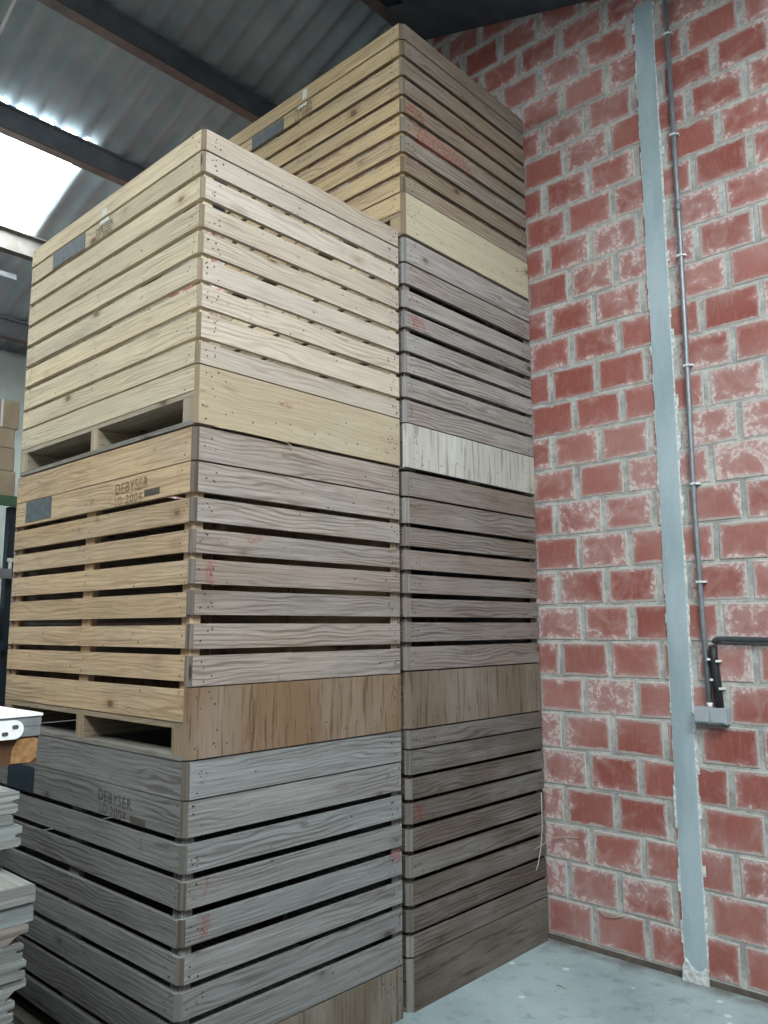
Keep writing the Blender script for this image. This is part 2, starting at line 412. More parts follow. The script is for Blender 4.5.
# sloping rafter against the brick wall, up to the ridge
m = MB()
ra = lambda y: 5.975 - (.736-y)*.345
for y0, y1 in ((-5.0, .86),):
    a, b = ra(y0), ra(y1)
    for (x0, x1, zl, zh) in ((XW-.42, XW-.012, 0, .014), (XW-.222, XW-.210, .014, .21), (XW-.42, XW-.012, .21, .224)):
        m.prism([(y0, a+zl), (y1, b+zl), (y1, b+zh), (y0, a+zh)], 0, x0, x1, (1, 1, 1), 1)
thing(m.build('rafter_beam', M_STEEL), 'dark blue-grey sloping steel rafter along the top of the brick wall', 'beam')

# ------------------------------------------------------------------ the crates
def jit(c, r, a=.10):
    k = 1+r.uniform(-a, a); h = r.uniform(-.025, .025)
    return (max(0, c[0]*k*(1+h)), max(0, c[1]*k), max(0, c[2]*k*(1-h)))
def crate(loc, label, H, ends, sides, ply, colS, colE, colP, chamfer, matS, matE, matP, seed, plyv=False, colEnd=None, warp=.0025, gp=.003):
    """ends: slat (top, bottom) heights on the two plywood-footed faces; sides: on the fork-entry faces"""
    r = random.Random(seed); W, D, c = CR, CD, chamfer
    e = empty('wooden_crate', (loc[0]+W/2, loc[1]+D/2, loc[2]), label, 'crate', 'slatted wooden crates in two stacks')
    off = (W/2, D/2, 0)
    aged = lambda q: tuple(.80*x for x in lin(q))
    eg = aged(colEnd or (118, 112, 106))
    lS, lE, lP = aged(colS), aged(colE), aged(colP)
    parts = {}
    for far in (0, 1):
        m = MB(off)
        for (zt, zb) in ends:
            o = r.uniform(0, warp); t = jit(lE, r, .13); s = r.uniform(-.002, .002)
            q0, q1 = r.uniform(0, .003), r.uniform(0, .003)
            th = .020
            poly = [(q0, c), (c+q0*.3, o), (W-c-q1*.3, o), (W-q1, c), (W-.012, c+.001), (W-c-.008, th+o), (c+.008, th+o), (.012, c+.001)]
            k0 = ends.index((zt, zb))
            if far: zb -= .016      # tighter boards on the hidden end
            else: zt, zb = zt-(gp if k0 > 1 else .0015), zb+(gp if 0 < k0 < len(ends)-1 else .0015)
            if far: poly = [(x, D-y) for x, y in poly]
            m.prism(poly, 2, zb+s, zt+s, t, 0, jit(eg, r, .12))
            nl = m
            if not far:
                for ex in (0, 1):
                    for k in range(r.choice((3, 4, 4, 5, 6))):
                        x = c+r.uniform(.012, .085); x = W-x if ex else x
                        z = zb+(zt-zb)*r.uniform(.14, .88)
                        nl.disc((x, o-.0008, z+s), r.uniform(.0030, .0048), (0, -1, 0))
        p = m.build('end_panel', [matE, M_NAIL], e); parts['end', far] = p
        m = MB(off); zt, zb = ply
        poly = [(0.002, c), (c, .001), (W-c, .001), (W-.002, c)]
        if far: poly = [(x, D-y) for x, y in poly]
        if plyv:
            m.prism(poly, 2, zb, zt, lP, 2, eg)
            # end chips stay end grain
        else:
            m.prism(poly, 2, zb, zt, lP, 0, eg)
        if not far:
            nl = m
            for ex in (0, 1):
                for k in range(9):
                    x = c+r.uniform(.012, .13); x = W-x if ex else x
                    nl.disc((x, 0, r.uniform(zb+.02, zt-.015)), r.uniform(.0030, .0048), (0, -1, 0))
            for k in range(9):
                nl.disc((W*(.16+.085*k)+r.uniform(-.02, .02), 0, zb+.06+r.uniform(-.02, .02)), r.uniform(.0030, .0048), (0, -1, 0))
        p = m.build('plywood_panel', [matP, M_NAIL], e)
    for far in (0, 1):
        m = MB(off); nl = m
        for (zt, zb) in sides:
            o = r.uniform(0, warp); t = jit(lS, r, .11); s = r.uniform(-.002, .002)
            x0, x1 = (o, .020) if not far else (W-.020, W-o)
            k0 = sides.index((zt, zb)); nogap = len(sides)-1 if loc[2] < 2 else len(sides)-2
            if far and (loc[2] < 2 or loc[0] > 1): zt, zb = zt, zb-.017      # tighter boards on the side away from the aisle
            else: zt, zb = zt-(gp if 1 < k0 < len(sides)-(loc[2] > 2) else .0015), zb+(gp if 0 < k0 < nogap else .0015)
            dz = r.uniform(-.0025, .0025)
            y0, y1 = c+.001, D-c-.001
            # slightly crooked board: tops and bottoms lean by dz along its length
            m.prism([(x0, zb+s), (x1, zb+s), (x1, zt+s), (x0, zt+s)], 1, y0, y1, t, 1, eg)
            if not far:
                for yc, n in ((c+.04, 3), (D/2+.02, 2), (D-c-.045, 3)):
                    for k in range(n):
                        nl.disc((o-.0008, yc+r.uniform(-.03, .03), zb+(zt-zb)*((k+.5)/n+r.uniform(-.12, .12))), r.uniform(.0028, .0044), (-1, 0, 0))
        p = m.build('side_panel', [matS, M_NAIL], e); parts['side', far] = p
    # inside: four corner posts, a middle post on each fork side
    pz = H-.012
    for ix in (0, 1):
        for iy in (0, 1):
            m = MB(off); a, b = .0205, c+.002
            poly = [(a, b), (a+.045, b), (a+.012, b+.055), (a, b+.055)]
            poly = [(W-x if ix else x, D-y if iy else y) for x, y in poly]
            m.prism(poly, 2, .135, pz, jit(lS, r), 2, eg); m.build('corner_post', matE, e)
    for ix in (0, 1):
        m = MB(off); x0, x1 = (.0205, .05) if not ix else (W-.05, W-.0205)
        m.box((x0, D/2-.02, .135), (x1, D/2+.06, pz), jit(lS, r), 2, eg); m.build('middle_post', matS, e)
    # pallet foot
    m = MB(off); n = 9; y0, y1 = c+.001, D-c-.001; lF = tuple(.55*x+.45*y for x, y in zip(aged((138, 128, 114)), lS))
    for k in range(n):
        a = .003+(W-.006)*k/n; b = .003+(W-.006)*(k+1)/n-.006
        m.box((a, y0, .114), (b, y1, .134), jit(lF, r), 1)
    m.build('floor_deck', matS, e)
    for (ya, yb) in ((c+.001, c+.075), (.765, .83), (D-c-.075, D-c-.001)):
        m = MB(off); m.box((.004, ya, .0185), (W-.004, yb, .1135), jit(lF, r), 0, jit(lF, r, .15)); m.build('bearer', matS, e)
    for (xa, xb) in ((.001, .10), (W/2-.05, W/2+.05), (W-.10, W-.001)):
        m = MB(off); m.box((xa, c+.001, 0), (xb, D-c-.001, .018), jit(aged((150, 146, 138)), r), 1, eg); m.build('bottom_board', M_WGREY, e)
    return e, parts

A9 = [(1.237, 1.145), (1.139, 1.046), (1.034, .929), (.917, .810), (.801, .698), (.687, .585), (.574, .472), (.461, .347), (.341, .246)]
top_side = A9+[(.241, .137)]
MIDE = [(1.257, 1.124), (1.119, .995), (.982, .878), (.863, .760), (.745, .640), (.629, .524), (.506, .399), (.386, .266)]
MIDS = [(1.257, 1.122), (1.118, .992), (.979, .874), (.859, .763), (.742, .639), (.623, .518), (.500, .402), (.388, .281), (.263, .138)]
BOTE = [(1.247, 1.111), (1.108, .976), (.965, .855), (.838, .733), (.710, .606), (.587, .485), (.468, .366), (.350, .226)]
BOTS = BOTE+[(.21, .138)]
TBE = [(1.222, 1.129), (1.125, 1.030), (1.016, .912), (.900, .799), (.786, .695), (.680, .584), (.569, .466), (.451, .351), (.338, .244)]
TBS = TBE+[(.240, .137)]
B3E = [(1.225, 1.091), (1.084, .970), (.941, .843), (.825, .734), (.714, .610), (.594, .494), (.479, .368), (.354, .236)]
B3S = B3E+[(.225, .137)]
B2E = [(1.249, 1.126), (1.119, .988), (.974, .873), (.860, .756), (.742, .642), (.625, .527), (.510, .408), (.392, .275)]
B2S = B2E+[(.262, .137)]
B1E = [(1.245, 1.158), (1.153, 1.037), (1.028, .926), (.913, .812), (.797, .691), (.678, .576), (.560, .454), (.438, .337), (.327, .233)]
B1S = B1E+[(.228, .137)]
L0, L1, L2, L3 = 0.0, 1.2505, 2.5135, 3.7485

TF, TFp = crate((0, 0, L2), 'pale tan slatted crate on top of the shorter front stack, light showing through its gaps', 1.237, A9, top_side, (.240, .006),
      (238, 222, 192), (202, 191, 178), (188, 173, 148), .016, M_WPALE, M_WPALE, M_PLY, 101, gp=.0065, colEnd=(150, 134, 112))
MF, MFp = crate((0, 0, L1), 'middle crate of the front stack, honey-coloured left side with a square dark card', 1.258, MIDE, MIDS, (.262, .004),
      (216, 188, 152), (172, 160, 150), (132, 108, 84), .022, M_WOOD, M_WGREY, M_STREAK, 202, gp=.0062, plyv=True, colEnd=(122, 114, 106))
BF, BFp = crate((0, 0, L0), 'grey weathered bottom crate of the front stack, standing beside the grooved boards', 1.248, BOTE, BOTS, (.221, .002),
      (144, 146, 145), (146, 149, 149), (112, 102, 88), .022, M_WGREY, M_WGREY, M_STREAK, 303, gp=.0062, plyv=True, colEnd=(112, 106, 98))
TB, TBp = crate((XB, 0, L3), 'yellowish crate on top of the tall stack, highest of all under the roof', 1.224, TBE, TBS, (.240, .010),
      (220, 195, 155), (164, 148, 130), (206, 198, 172), .022, M_WOOD, M_WGREY, M_PLY, 404, gp=.0065, colEnd=(140, 124, 102))
C3, C3p = crate((XB, 0, L2), 'grey crate with a pale streaked plywood foot, second from the top of the tall stack', 1.226, B3E, B3S, (.232, .008),
      (150, 146, 140), (172, 166, 162), (200, 200, 192), .020, M_WGREY, M_WGREY, M_STREAK, 505, gp=.004, plyv=True, colEnd=(150, 148, 146))
C2, C2p = crate((XB, 0, L1), 'brown-grey crate with a swirly plywood foot, second from the floor in the tall stack', 1.252, B2E, B2S, (.268, .002),
      (132, 120, 112), (150, 136, 128), (120, 106, 92), .026, M_WGREY, M_WGREY, M_STREAK, 606, gp=.0048, plyv=True, colEnd=(140, 134, 128))
C1, C1p = crate((XB+.003, 0, L0), 'dark brown-grey crate on the concrete floor at the bottom of the tall stack', 1.247, B1E, B1S, (.228, .0),
      (104, 97, 90), (112, 104, 98), (96, 86, 78), .026, M_WGREY, M_WGREY, M_STREAK, 707, gp=.0048, colEnd=(122, 118, 112))

for e_, k_ in ((TF, 1.010), (MF, 1.022), (BF, 1.03)):
    e_.scale.y = k_; e_.location.y = CD/2*k_
# stencils, cards and paint on the crates (children of the panel they are on)
def onto(o, panel):
    o.parent = panel; return o
def patch(panel, e, name, mat, quad, nrm_axis, n_off=.0012):
    """quad: [(a0,z0),(a1,z1)] world rectangle on the plane x = crate left (axis 0) or y = 0 (axis 1)"""
    (a0, z0), (a1, z1) = quad; loc = e.location; m = MB(loc)
    if nrm_axis == 0:
        x = loc.x-CR/2-n_off; m.box((x, a0, z0), (x+.001, a1, z1), grain=1)
    else:
        y = loc.y-CD/2-n_off; m.box((a0, y, z0), (a1, y+.001, z1), grain=0)
    return m.build(name, mat, panel)
def blob(panel, e, pts, mat=None, name='red_paint_mark', rag=.006, seed=1):
    """ragged paint mark on the y = 0 face; pts world (x,z)"""
    r = random.Random(seed); loc = e.location; m = MB(loc); y = loc.y-CD/2-.0012
    out = []
    for i in range(len(pts)):
        p0, p1 = pts[i], pts[(i+1) % len(pts)]
        for k in range(4):
            f = k/4; out.append((p0[0]+(p1[0]-p0[0])*f+r.uniform(-rag, rag), y, p0[1]+(p1[1]-p0[1])*f+r.uniform(-rag, rag)))
    m.face(out, [(0, 0)]*len(out), (1, 1, 1))
    o = m.build(name, mat or M_RED, panel); return o
def stencil(panel, e, text, y0, y1, zl, zh, mat, shear=0.0):
    cu = bpy.data.curves.new('t', 'FONT'); cu.body = text; cu.size = 1; cu.extrude = 0; cu.resolution_u = 3; cu.space_character = 1.12
    o = bpy.data.objects.new('t', cu); COL.objects.link(o)
    bpy.context.view_layer.update()
    me = bpy.data.meshes.new_from_object(o.evaluated_get(bpy.context.evaluated_depsgraph_get()))
    bpy.data.objects.remove(o)
    xs = [v.co.x for v in me.vertices]; ys = [v.co.y for v in me.vertices]
    sx = (y0-y1)/(max(xs)-min(xs)); sy = (zh-zl)/(max(ys)-min(ys)); loc = e.location
    for v in me.vertices:
        a = (v.co.x-min(xs))*sx; z = (v.co.y-min(ys))*sy
        v.co = (loc.x-CR/2-.0013-loc.x, y0-a-loc.y, zl+z+shear*a-loc.z)
    me.materials.append(mat)
    q = bpy.data.objects.new('stencil_text', me); COL.objects.link(q); q.parent = panel
    return q
s = MFp['side', 0]
patch(s, MF, 'label_card', M_CARD, [(1.19, 2.262), (1.465, 2.366)], 0)
stencil(s, MF, 'DEBYSER', .590, .335, 2.300, 2.346, M_INK, .02)
stencil(s, MF, 'LO', .590, .535, 2.250, 2.290, M_INK, .02); stencil(s, MF, '2004', .505, .378, 2.252, 2.291, M_INK, .02)
patch(s, MF, 'ink_stamp', M_INKDARK, [(.248, 2.268), (.360, 2.294)], 0)
s = TFp['side', 0]
patch(s, TF, 'label_card', M_CARD, [(.99, 3.566), (1.325, 3.650)], 0)
stencil(s, TF, 'DEBYSER', .878, .720, 3.592, 3.622, M_INKDARK)
stencil(s, TF, 'LO', .874, .832, 3.562, 3.588, M_INKDARK); stencil(s, TF, '2005', .815, .730, 3.562, 3.588, M_INKDARK)
patch(s, TF, 'white_paint_mark', M_WHITEMARK, [(.76, 3.628), (.84, 3.648)], 0, .0016)
patch(s, TF, 'white_paint_mark', M_WHITEMARK, [(.78, 3.664), (.83, 3.700)], 0, .0016)
s = TBp['side', 0]
patch(s, TB, 'label_card', M_CARD, [(.98, 4.782), (1.295, 4.866)], 0)
stencil(s, TB, 'DEBYSER', .876, .718, 4.826, 4.860, M_INKDARK)
stencil(s, TB, 'LO', .874, .828, 4.786, 4.818, M_INKDARK); stencil(s, TB, '2005', .808, .718, 4.786, 4.818, M_INKDARK)
patch(s, TB, 'white_paint_mark', M_WHITEMARK, [(.765, 4.850), (.845, 4.870)], 0, .0016)
patch(s, TB, 'white_paint_mark', M_WHITEMARK, [(.765, 4.895), (.805, 4.955)], 0, .0016)
s = BFp['side', 0]
patch(s, BF, 'label_card', M_CARDNAVY, [(1.21, .982), (1.49, 1.098)], 0)
stencil(s, BF, 'DEBYSER', .622, .372, 1.040, 1.082, M_INKDARK, -.04)
stencil(s, BF, 'LO', .610, .552, .992, 1.030, M_INKDARK, -.04); stencil(s, BF, '2004', .528, .410, .988, 1.026, M_INKDARK, -.04)
patch(s, BF, 'ink_stamp', M_INKDARK, [(.270, .984), (.380, 1.012)], 0)
# red marks on the camera-facing ends (x, z in metres on the front plane)
f = TFp['end', 0]
def find_ply(e): return [c for c in e.children if c.name.startswith('plywood_panel')][0]
blob(find_ply(TF), TF, [(.40, 2.682), (.455, 2.690), (.485, 2.678), (.478, 2.662), (.43, 2.664)], seed=2)
f = MFp['end', 0]
blob(f, MF, [(.255, 2.095), (.34, 2.098), (.30, 2.072), (.262, 2.066)], seed=3)
blob(f, MF, [(.066, 1.990), (.106, 1.988), (.104, 1.898), (.066, 1.900)], seed=4)
f = BFp['end', 0]
blob(f, BF, [(.100, .83), (.112, .83), (.108, .760), (.096, .756)], seed=5, rag=.004)
blob(f, BF, [(.085, .700), (.125, .705), (.118, .640), (.080, .620)], seed=6)
blob(f, BF, [(1.10, .735), (1.165, .728), (1.185, .655), (1.09, .700)], seed=7)
f = C1p['end', 0]
blob(f, C1, [(1.28, .905), (1.31, .90), (1.33, .83), (1.27, .83)], seed=8)
f = C3p['end', 0]
blob(f, C3, [(1.275, 3.330), (1.36, 3.325), (1.40, 3.27), (1.30, 3.255)], seed=9)
f = TBp['end', 0]
blob(f, TB, [(1.255, 4.52), (1.36, 4.52), (1.42, 4.45), (1.26, 4.45)], seed=10, rag=.012)
blob(f, TB, [(1.30, 4.415), (1.75, 4.405), (1.88, 4.34), (1.36, 4.33)], seed=11, rag=.012)

# ------------------------------------------------------------------ wall fittings
def sc_wall(y, z, k=1.0038):      # a point measured on the wall plane, carried to XW
    return y, z
# steel column set flush in the wall
CY0, CY1 = -.876, -.768
m = MB()
xf = XW-.012
m.box((xf, CY0, .05), (xf+.010, CY1, 5.34), grain=2)
m.box((XW-.002, -.826, .05), (XW+.02, -.818, 5.34), grain=2)
col = empty('steel_column', (XW, (CY0+CY1)/2, 0), 'grey painted steel column set into the red brick wall', 'column')
def shift(o, e):
    for v in o.data.vertices: v.co -= e.location
    o.parent = e
o = m.build('flange', M_COLUMN); shift(o, col)
m = MB()
rc = random.Random(5)
for side in (0, 1):
    z = .06
    while z < 5.3:
        h = rc.uniform(.03, .11); w = rc.uniform(.002, .010) if rc.random() < .8 else rc.uniform(.010, .022)
        if side: m.box((XW-.009, CY1, z), (XW+.002, CY1+w, z+h), grain=2)
        else: m.box((XW-.009, CY0-w, z), (XW+.002, CY0, z+h), grain=2)
        z += h
o = m.build('cement_edging', M_CEMENT); shift(o, col)
m = MB()
pts = [(-.885, 0), (-.758, 0), (-.760, .06), (-.775, .105), (-.800, .07), (-.835, .05), (-.866, .07), (-.882, .10)]
m.prism(pts, 0, XW-.03, XW-.0125, (1, 1, 1), 2)
o = m.build('cement_foot', M_CEMENT); shift(o, col)

# thin metal conduit running up the wall beside the column
PX = XW-.024
cd = empty('metal_conduit', (PX, -.965, 1.33), 'thin grey metal conduit running up the wall right of the column', 'conduit')
m = MB(); m.tube([(PX, -.974, 1.322), (PX, -.962, 1.75), (PX, -.955, 2.4), (PX, -.962, 3.2), (PX, -.966, 4.1), (PX, -.962, 5.44)], .0135, n=12)
shift(m.build('tube', M_GALV, smooth=True), cd)
for z in (1.95, 2.46, 3.10, 3.72, 4.43, 5.05):
    m = MB(); yy = -.962
    m.box((PX-.016, yy-.016, z), (XW-.003, yy+.016, z+.010), grain=2)
    m.box((PX-.002, yy-.028, z), (XW-.003, yy-.012, z+.010), grain=2)
    shift(m.build('clip', M_WHITEPL), cd)
m = MB(); m.tube([(PX, -.9655, 3.98), (PX, -.9655, 4.04)], .0165, n=12); shift(m.build('coupling', M_GALV, smooth=True), cd)

# junction box with two gangs
jb = empty('junction_box', (XW-.03, -.985, 1.25), 'light grey double junction box on the brick wall, below the conduit', 'junction box')
for a, b in ((-.982, -.905), (-1.062, -.983)):
    m = MB(); c = .008; x0, x1 = XW-.062, XW-.002
    m.prism([(a, 1.252), (b, 1.252), (b, 1.330), (a, 1.330)], 0, x0+c, x1, (1, 1, 1), 2)
    m.prism([(a+c, 1.252+c), (b-c*.3, 1.252+c), (b-c*.3, 1.330-c), (a+c, 1.330-c)], 0, x0, x0+c, (1, 1, 1), 2)
    shift(m.build('gang_cover', M_BOXGREY), jb)
m = MB(); m.box((XW-.04, -.9835, 1.256), (XW-.004, -.9815, 1.326)); shift(m.build('seam', M_BOXDARK), jb)
m = MB(); m.tube([(PX, -.974, 1.329), (PX, -.9735, 1.352)], .0155, n=12); shift(m.build('gland', M_WHITEPL, smooth=True), jb)

# bundled black sleeve above the box, with its white clips
bs = empty('black_cable_sleeve', (XW-.03, -1.0, 1.34), 'thick black cable sleeve between the junction box and the horizontal pipe', 'cable')
m = MB(); m.tube([(XW-.030, -1.022, 1.3305), (XW-.030, -1.016, 1.45), (XW-.030, -1.008, 1.56), (XW-.030, -1.008, 1.632)], [.022, .022, .021, .020], n=12)
shift(m.build('sleeve', M_BLACK, smooth=True), bs)
for y, z in ((-.998, 1.46), (-1.040, 1.418), (-.99, 1.56), (-1.032, 1.552)):
    m = MB(); m.box((XW-.053, y-.008, z), (XW-.003, y+.008, z+.011), grain=2); shift(m.build('clip', M_WHITEPL), bs)
# horizontal dark pipe going right
m = MB()
m.tube([(XW-.026, -1.014, 1.645), (XW-.026, -1.018, 1.658), (XW-.026, -1.030, 1.666), (XW-.026, -1.06, 1.667), (XW-.026, -1.6, 1.655), (XW-.026, -2.6, 1.640)], .0135, n=12)
thing(m.build('dark_pipe', M_BLACKPIPE, smooth=True), 'dark grey horizontal pipe on the brick wall, leaving the picture at right', 'pipe')

# loose strings and straws
def strand(path, r, mat, name, label, cat):
    m = MB(); m.tube(path, r, n=6); return thing(m.build(name, mat, smooth=True), label, cat)
strand([(2.366, -.003, .80), (2.362, -.006, .70), (2.356, -.008, .60), (2.335, -.008, .50), (2.305, -.006, .42), (2.285, -.005, .395)], .0022, M_TWINE,
       'string', 'thin white string hanging down the front of the bottom crate by the wall', 'string')
strand([(2.27, -.004, .505), (2.34, -.012, .52), (2.41, -.05, .555), (2.425, -.12, .565), (2.424, -.20, .575)], .0018, M_STRAW,
       'straw_strand', 'pale straw strand stretching from the bottom crate onto the brick wall', 'straw')
strand([(.09, -.003, 2.516), (.22, -.010, 2.5165), (.36, -.006, 2.5165), (.45, -.012, 2.512), (.49, -.014, 2.490), (.48, -.012, 2.470), (.43, -.008, 2.462)], .0022, M_STRAW,
       'loose_twine', 'loose twine lying along the joint below the top front crate', 'twine')
strand([(2.424, -.30, .222), (2.421, -.34, .20), (2.4215, -.40, .205), (2.424, -.45, .225)], .0022, M_STRAW,
       'hanging_straw', 'curled pale straw stuck low on the bricks left of the column', 'straw')
rs = random.Random(9)
for k, (x, y, lab) in enumerate([(1.93, -.36, 'short straw on the concrete nearest the tall crate stack'), (2.29, -.50, 'short straw on the concrete near the foot of the brick wall'), (2.02, -.78, 'short straw on the concrete at the bottom edge of the picture')]):
    a = rs.uniform(0, 3); d = Vector((math.cos(a), math.sin(a), 0))*.03
    strand([(x-d.x, y-d.y, .0025), (x, y, .005), (x+d.x, y+d.y, .0025)], .0022, M_STRAW, 'straw', lab, 'straw')

# ------------------------------------------------------------------ boards stacked at the lower left
rs = random.Random(21)
def grooved_board(xr, yf, z, h, w, ln, style, tint, label, group):
    """board lying along y, grooved right edge at x = xr, end facing -y"""
    if style == 0: prof = [(0, .02), (-.06, 0), (-1.0, 0), (-1, 1), (-.07, 1), (-.01, .9), (0, .6)]
    elif style == 1: prof = [(-.05, 0), (-1, 0), (-1, 1), (-.08, 1), (0, .9), (0, .60), (-.10, .56), (-.10, .42), (-.01, .36), (-.01, .08)]
    else: prof = [(-.30, 0), (-1, 0), (-1, 1), (-.06, 1), (0, .88), (0, .5), (-.16, .42), (-.22, .25)]
    poly = []
    for a, b in prof:
        poly.append((xr+(a*.16 if a > -.5 else -w), z+b*h))
    m = MB((xr-w/2, yf+ln/2, z)); m.prism(poly, 1, yf, yf+ln, lin(tint), 1, lin(tuple(c*.93 for c in tint)))
    o = m.build('grooved_board', M_WGREY); o.location = (xr-w/2, yf+ln/2, z)
    return thing(o, label, 'board', group)
# lower stack of grooved boards, then the added pile that shades the crates
zt = 1.130; xr0 = -.792
hs = [.043, .045, .042, .036, .043, .042, .050] + [.055]*15
xoff = [0, 0, -.010, -.020, -.013, -.008, -.032, -.03] + [-.03]*14
st = [0, 0, 2, 1, 1, 2, 1]+[1]*15
ordn = ['top', 'second', 'third', 'fourth', 'fifth', 'sixth', 'seventh', 'eighth']
z = zt
tot = 0
for i in range(22):
    h = hs[i]
    if z-h < .03: h = z
    z -= h
    if i < 7:
        lab = '%s grey grooved board from the top of the stack at the lower left corner' % ordn[i] if i else 'wide grey board lying uppermost on the stack at the lower left corner'
    else:
        lab = 'grey grooved board low in the lower left stack, below the picture edge'
    grooved_board(xr0+xoff[i], -.577+rs.uniform(-.006, .006), z, h-.001, 1.1, 1.45, st[i], [(136, 140, 137), (122, 130, 129), (126, 119, 110), (104, 110, 108), (122, 128, 126)][i % 5], lab, 'grey grooved boards in the lower left stack')
    if z < .03: break
pb = random.Random(31)  # unseen pile, added to keep light off the lower front crates
m = MB((-1.3, 1.72, 0)); zz = 0
while zz < 1.5:
    h = pb.uniform(.05, .065)
    m.box((-2.2+pb.uniform(-.02, .02), .93, zz), (-.43+pb.uniform(-.03, .01), 2.48, zz+h-.001), lin((112, 114, 112)), 1); zz += h
o = m.build('shading_pile', M_WGREY); o.location = (-1.3, 1.72, 0); o['kind'] = 'stuff'
thing(o, 'added out-of-view pile of grey boards that shades the bottom of the front crate stack', 'boards')
# spacers and the upper boards
def spacer(x0, x1, y0, y1, z0, z1, lab):
    m = MB(((x0+x1)/2, (y0+y1)/2, z0)); m.box((x0, y0, z0+.0002), (x1, y1, z1), lin((120, 124, 122)), 1)
    o = m.build('timber_spacer', M_WGREY); o.location = ((x0+x1)/2, (y0+y1)/2, z0); thing(o, lab, 'spacer')
spacer(-.96, -.90, -.5, .5, zt, zt+.062, 'grey timber spacer between the lower boards and the overhanging boards')
spacer(-1.50, -1.44, -.5, .5, zt, zt+.062, 'grey timber spacer far left under the overhanging boards')
UZ = zt+.0625
for (h, dx, stl, lab, tn) in ((.054, .0, 1, 'lowest of three grey boards hanging over the lower left stack', (132, 141, 140)),
                          (.027, -.024, 0, 'thin grey board sandwiched in the upper lower-left pile', (98, 106, 107)),
                          (.056, -.012, 1, 'pale grey board on top of the overhanging pile, under the brown timber', (140, 149, 147))):
    grooved_board(-.784+dx, -.47, UZ, h-.0005, .9, 1.4, stl, tn, lab, 'grey boards overhanging the lower left stack'); UZ += h+.001
spacer(-.90, -.80, .25, .33, UZ, 1.378, 'small grey block under the brown timber')
spacer(-.90, -.80, -.16, -.08, UZ, 1.378, 'small dark block under the front of the brown timber')
# brown timber with grey sheets and a white bracket
BX0, BY0, BZ0 = -.786, -.38, 1.3785
bt = empty('brown_timber', (BX0-.06, BY0+.5, BZ0), 'dark brown timber with a rough tan end lying on the grey boards', 'timber')
m = MB(); m.prism([(BX0-.16, BZ0), (BX0+.068, BZ0), (BX0+.071, BZ0+.070), (BX0-.16, BZ0+.070)], 1, BY0, BY0+1.0, (1, 1, 1), 1)
shift(m.build('beam_body', M_BROWN), bt)
m = MB(); m.prism([(BX0-.002, BZ0+.004), (BX0+.05, BZ0+.002), (BX0+.066, BZ0+.014), (BX0+.068, BZ0+.060), (BX0+.06, BZ0+.066), (BX0+.012, BZ0+.064), (BX0+.0, BZ0+.036)], 1, BY0-.004, BY0-.0005, (1, 1, 1), 1)
shift(m.build('rough_end', M_TAN), bt)
for k in (0, 1):
    m = MB(); m.box((BX0-.16, BY0-.006, BZ0+.0705+.026*k), (BX0+.071+.003*k, BY0+.95, BZ0+.0955+.026*k), grain=1)
    thing(m.build('grey_sheet', M_SHEET), ('lower' if not k else 'upper')+' thin grey sheet lying on the brown timber at left edge', 'sheet', 'grey sheets on the brown timber')
m = MB(); m.box((BX0-.16, BY0-.010, BZ0+.1225), (BX0+.076, BY0+.93, BZ0+.129), grain=1)
thing(m.build('white_sheet', M_WHITEPL), 'white sheet topping the pile on the brown timber at left edge', 'sheet')
# white slotted bracket on the front of the sheets
br = empty('hanging_bracket', (BX0-.06, BY0-.015, BZ0+.068), 'white slotted bracket with a rounded end against the brown timber', 'bracket')
def roundrect(y0, z0, y1, z1, r, n=5):
    out = []
    for (cy, cz, a0) in ((y1-r, z1-r, 0), (y0+r, z1-r, 90), (y0+r, z0+r, 180), (y1-r, z0+r, 270)):
        for k in range(n+1):
            a = math.radians(a0+90*k/n); out.append((cy+r*math.cos(a), cz+r*math.sin(a)))
    return out
m = MB(); m.prism(roundrect(BX0-.155, BZ0+.068, BX0+.022, BZ0+.116, .023), 1, BY0-.019, BY0-.011, (1, 1, 1), 0)
shift(m.build('plate', M_WHITEPL), br)
for k in range(5):
    m = MB(); a = BX0-.008-k*.026; zz = BZ0+.094-(k % 2)*.016
    m.prism(roundrect(a, zz, a+.016, zz+.010, .004), 1, BY0-.0205, BY0-.0191, (1, 1, 1), 0)
    shift(m.build('slot', M_INKDARK), br)

# ------------------------------------------------------------------ rack behind the front stack at the left edge
rk = empty('storage_rack', (-.1, 2.9, 0), 'green and dark steel storage rack behind the crates at the left edge', 'rack')
def rp(name, mat, *boxes):
    m = MB(rk.location)
    for lo, hi in boxes: m.box(lo, hi)
    return m.build(name, mat, rk)
rp('shelf_beam', M_GREEN, ((-1.3, 2.58, 2.510), (.435, 2.63, 2.570)))
rp('shelf_beam', M_GREEN, ((-1.3, 3.30, 2.510), (.435, 3.35, 2.570)))
rp('upright', M_RACKDARK, ((.385, 2.64, 0), (.435, 2.70, 2.51)))
rp('upright', M_RACKDARK, ((.385, 3.23, 0), (.435, 3.29, 2.51)))
rp('upright', M_RACKDARK, ((-1.35, 2.60, 0), (-1.30, 2.66, 3.0)))
rp('upright', M_RACKDARK, ((-1.35, 3.27, 0), (-1.30, 3.33, 3.0)))
rp('lower_shelf', M_RACKDARK, ((-1.3, 2.58, 1.60), (.384, 3.3, 1.66)))
rp('shelf_deck', M_RACKDARK, ((-1.3, 2.63, 2.545), (.384, 3.30, 2.569)))
rp('rail', M_GALV, ((-1.3, 2.545, 2.045), (.385, 2.579, 2.105)))
m = MB(rk.location); m.tube([(.375, 2.56, 2.1055), (.375, 2.56, 2.15)], .011, n=8); m.tube([(.375, 2.56, 2.15), (.375, 2.56, 2.172)], .019, n=6)
m.build('bolt', M_WHITEPL, rk)
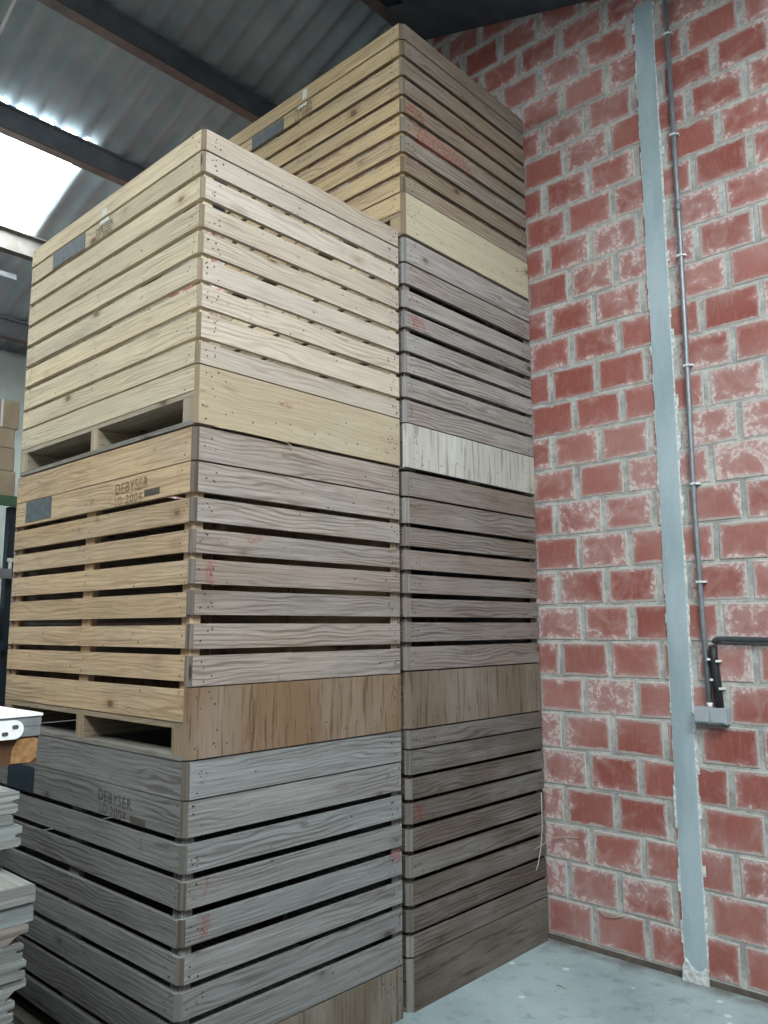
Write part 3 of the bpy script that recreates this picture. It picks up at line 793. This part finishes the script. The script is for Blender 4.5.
# goods on the rack: pale cartons stacked in two columns
cz = 2.571
for k, (h, x1, tn) in enumerate(((.175, .418, M_CARTON), (.15, .405, M_CARTON), (.13, .398, M_CARTON), (.185, .418, M_CARTON))):
    m = MB((x1-.35, 2.9, cz)); c = .006
    m.prism([(x1-.7, 2.66), (x1-c, 2.66), (x1, 2.66+c), (x1, 3.15), (x1-.7, 3.15)], 2, cz, cz+h-.004, (1, 1, 1), 0)
    m.box((x1-.36, 2.657, cz), (x1-.33, 2.66, cz+h-.004), mat=1); m.box((x1-.12, 2.6575, cz), (x1-.105, 2.66, cz+h-.004), mat=1)
    o = m.build('carton', [tn, M_WHITEPL]); o.location = (x1-.35, 2.9, cz)
    thing(o, ['lowest pale carton of the pile on the green rack beam', 'pale carton second from the bottom on the green rack beam', 'pale carton second from the top of the pile on the rack', 'pale carton on top of the pile on the green rack'][k], 'carton', 'pale cartons on the rack')
    cz += h
# clear-wrapped roll and a black drum on the shelf beneath
m = MB(); ra_ = .125
m.tube([(.235, 2.66, 1.786), (.235, 2.69, 1.786), (.235, 3.1, 1.786), (.235, 3.13, 1.786)], [.105, ra_, ra_, .105], n=20)
m.tube([(.235, 2.645, 1.786), (.235, 2.66, 1.786)], [.05, .05], n=14, mat=1)
thing(m.build('wrapped_roll', [flat('clear_film', (150, 166, 164), .15, .2, .3, 22, .8), M_RACKDARK], smooth=True), 'film-wrapped grey roll lying on the rack at the left edge', 'roll')
# small cable tray under the pale roof beam
m = MB(); y = 4.95
m.prism([(y-.05, 5.02), (y+.05, 5.02), (y+.05, 5.07), (y+.042, 5.07), (y+.042, 5.028), (y-.042, 5.028), (y-.042, 5.07), (y-.05, 5.07)], 0, -3, 1.22, (1, 1, 1), 0)
for xx in (-2.0, -.5, .9):
    m.tube([(xx, y, 5.028), (xx, y, zroof(y)+LIFT-.03)], .005, n=6)
thing(m.build('hanging_tray', M_BOXGREY), 'pale grey cable tray hanging below the roof at far left', 'cable tray')
# white rod hanging near the roof at the top left corner
m = MB(); m.tube([(.060, 2.05, 5.78), (.074, 2.5, 5.622), (.085, 3.1, 5.42)], .011, n=8)
thing(m.build('roof_rod', M_WHITEPL, smooth=True), 'thin pale rod under the roof in the top left corner', 'rod')

# ------------------------------------------------------------------ light
w = bpy.data.worlds.new('overcast'); SC.world = w; w.use_nodes = True
bg = w.node_tree.nodes['Background']; bg.inputs[0].default_value = (.80, .91, 1.0, 1); bg.inputs[1].default_value = 0.4

# ------------------------------------------------------------------ camera
cam = bpy.data.cameras.new('camera'); co = bpy.data.objects.new('camera', cam); COL.objects.link(co)
yaw, pit, rol = .74813299, .14309424, -.00474478
fw = Vector((math.cos(yaw)*math.cos(pit), math.sin(yaw)*math.cos(pit), math.sin(pit)))
r0 = Vector((math.sin(yaw), -math.cos(yaw), 0)); u0 = r0.cross(fw)
r2 = r0*math.cos(rol)+u0*math.sin(rol); u2 = -r0*math.sin(rol)+u0*math.cos(rol)
co.matrix_world = Matrix(((r2.x, u2.x, -fw.x, -1.70926696), (r2.y, u2.y, -fw.y, -2.57658715), (r2.z, u2.z, -fw.z, 1.73097566), (0, 0, 0, 1)))
cam.sensor_fit = 'HORIZONTAL'; cam.sensor_width = 36; cam.lens = 801.7103/768*36
cam.clip_start = .05; cam.clip_end = 100
SC.camera = co
vs = SC.view_settings
vs.view_transform = 'Standard'; vs.look = 'None'; vs.gamma = 1; vs.use_curve_mapping = False
vs.exposure = 0.36
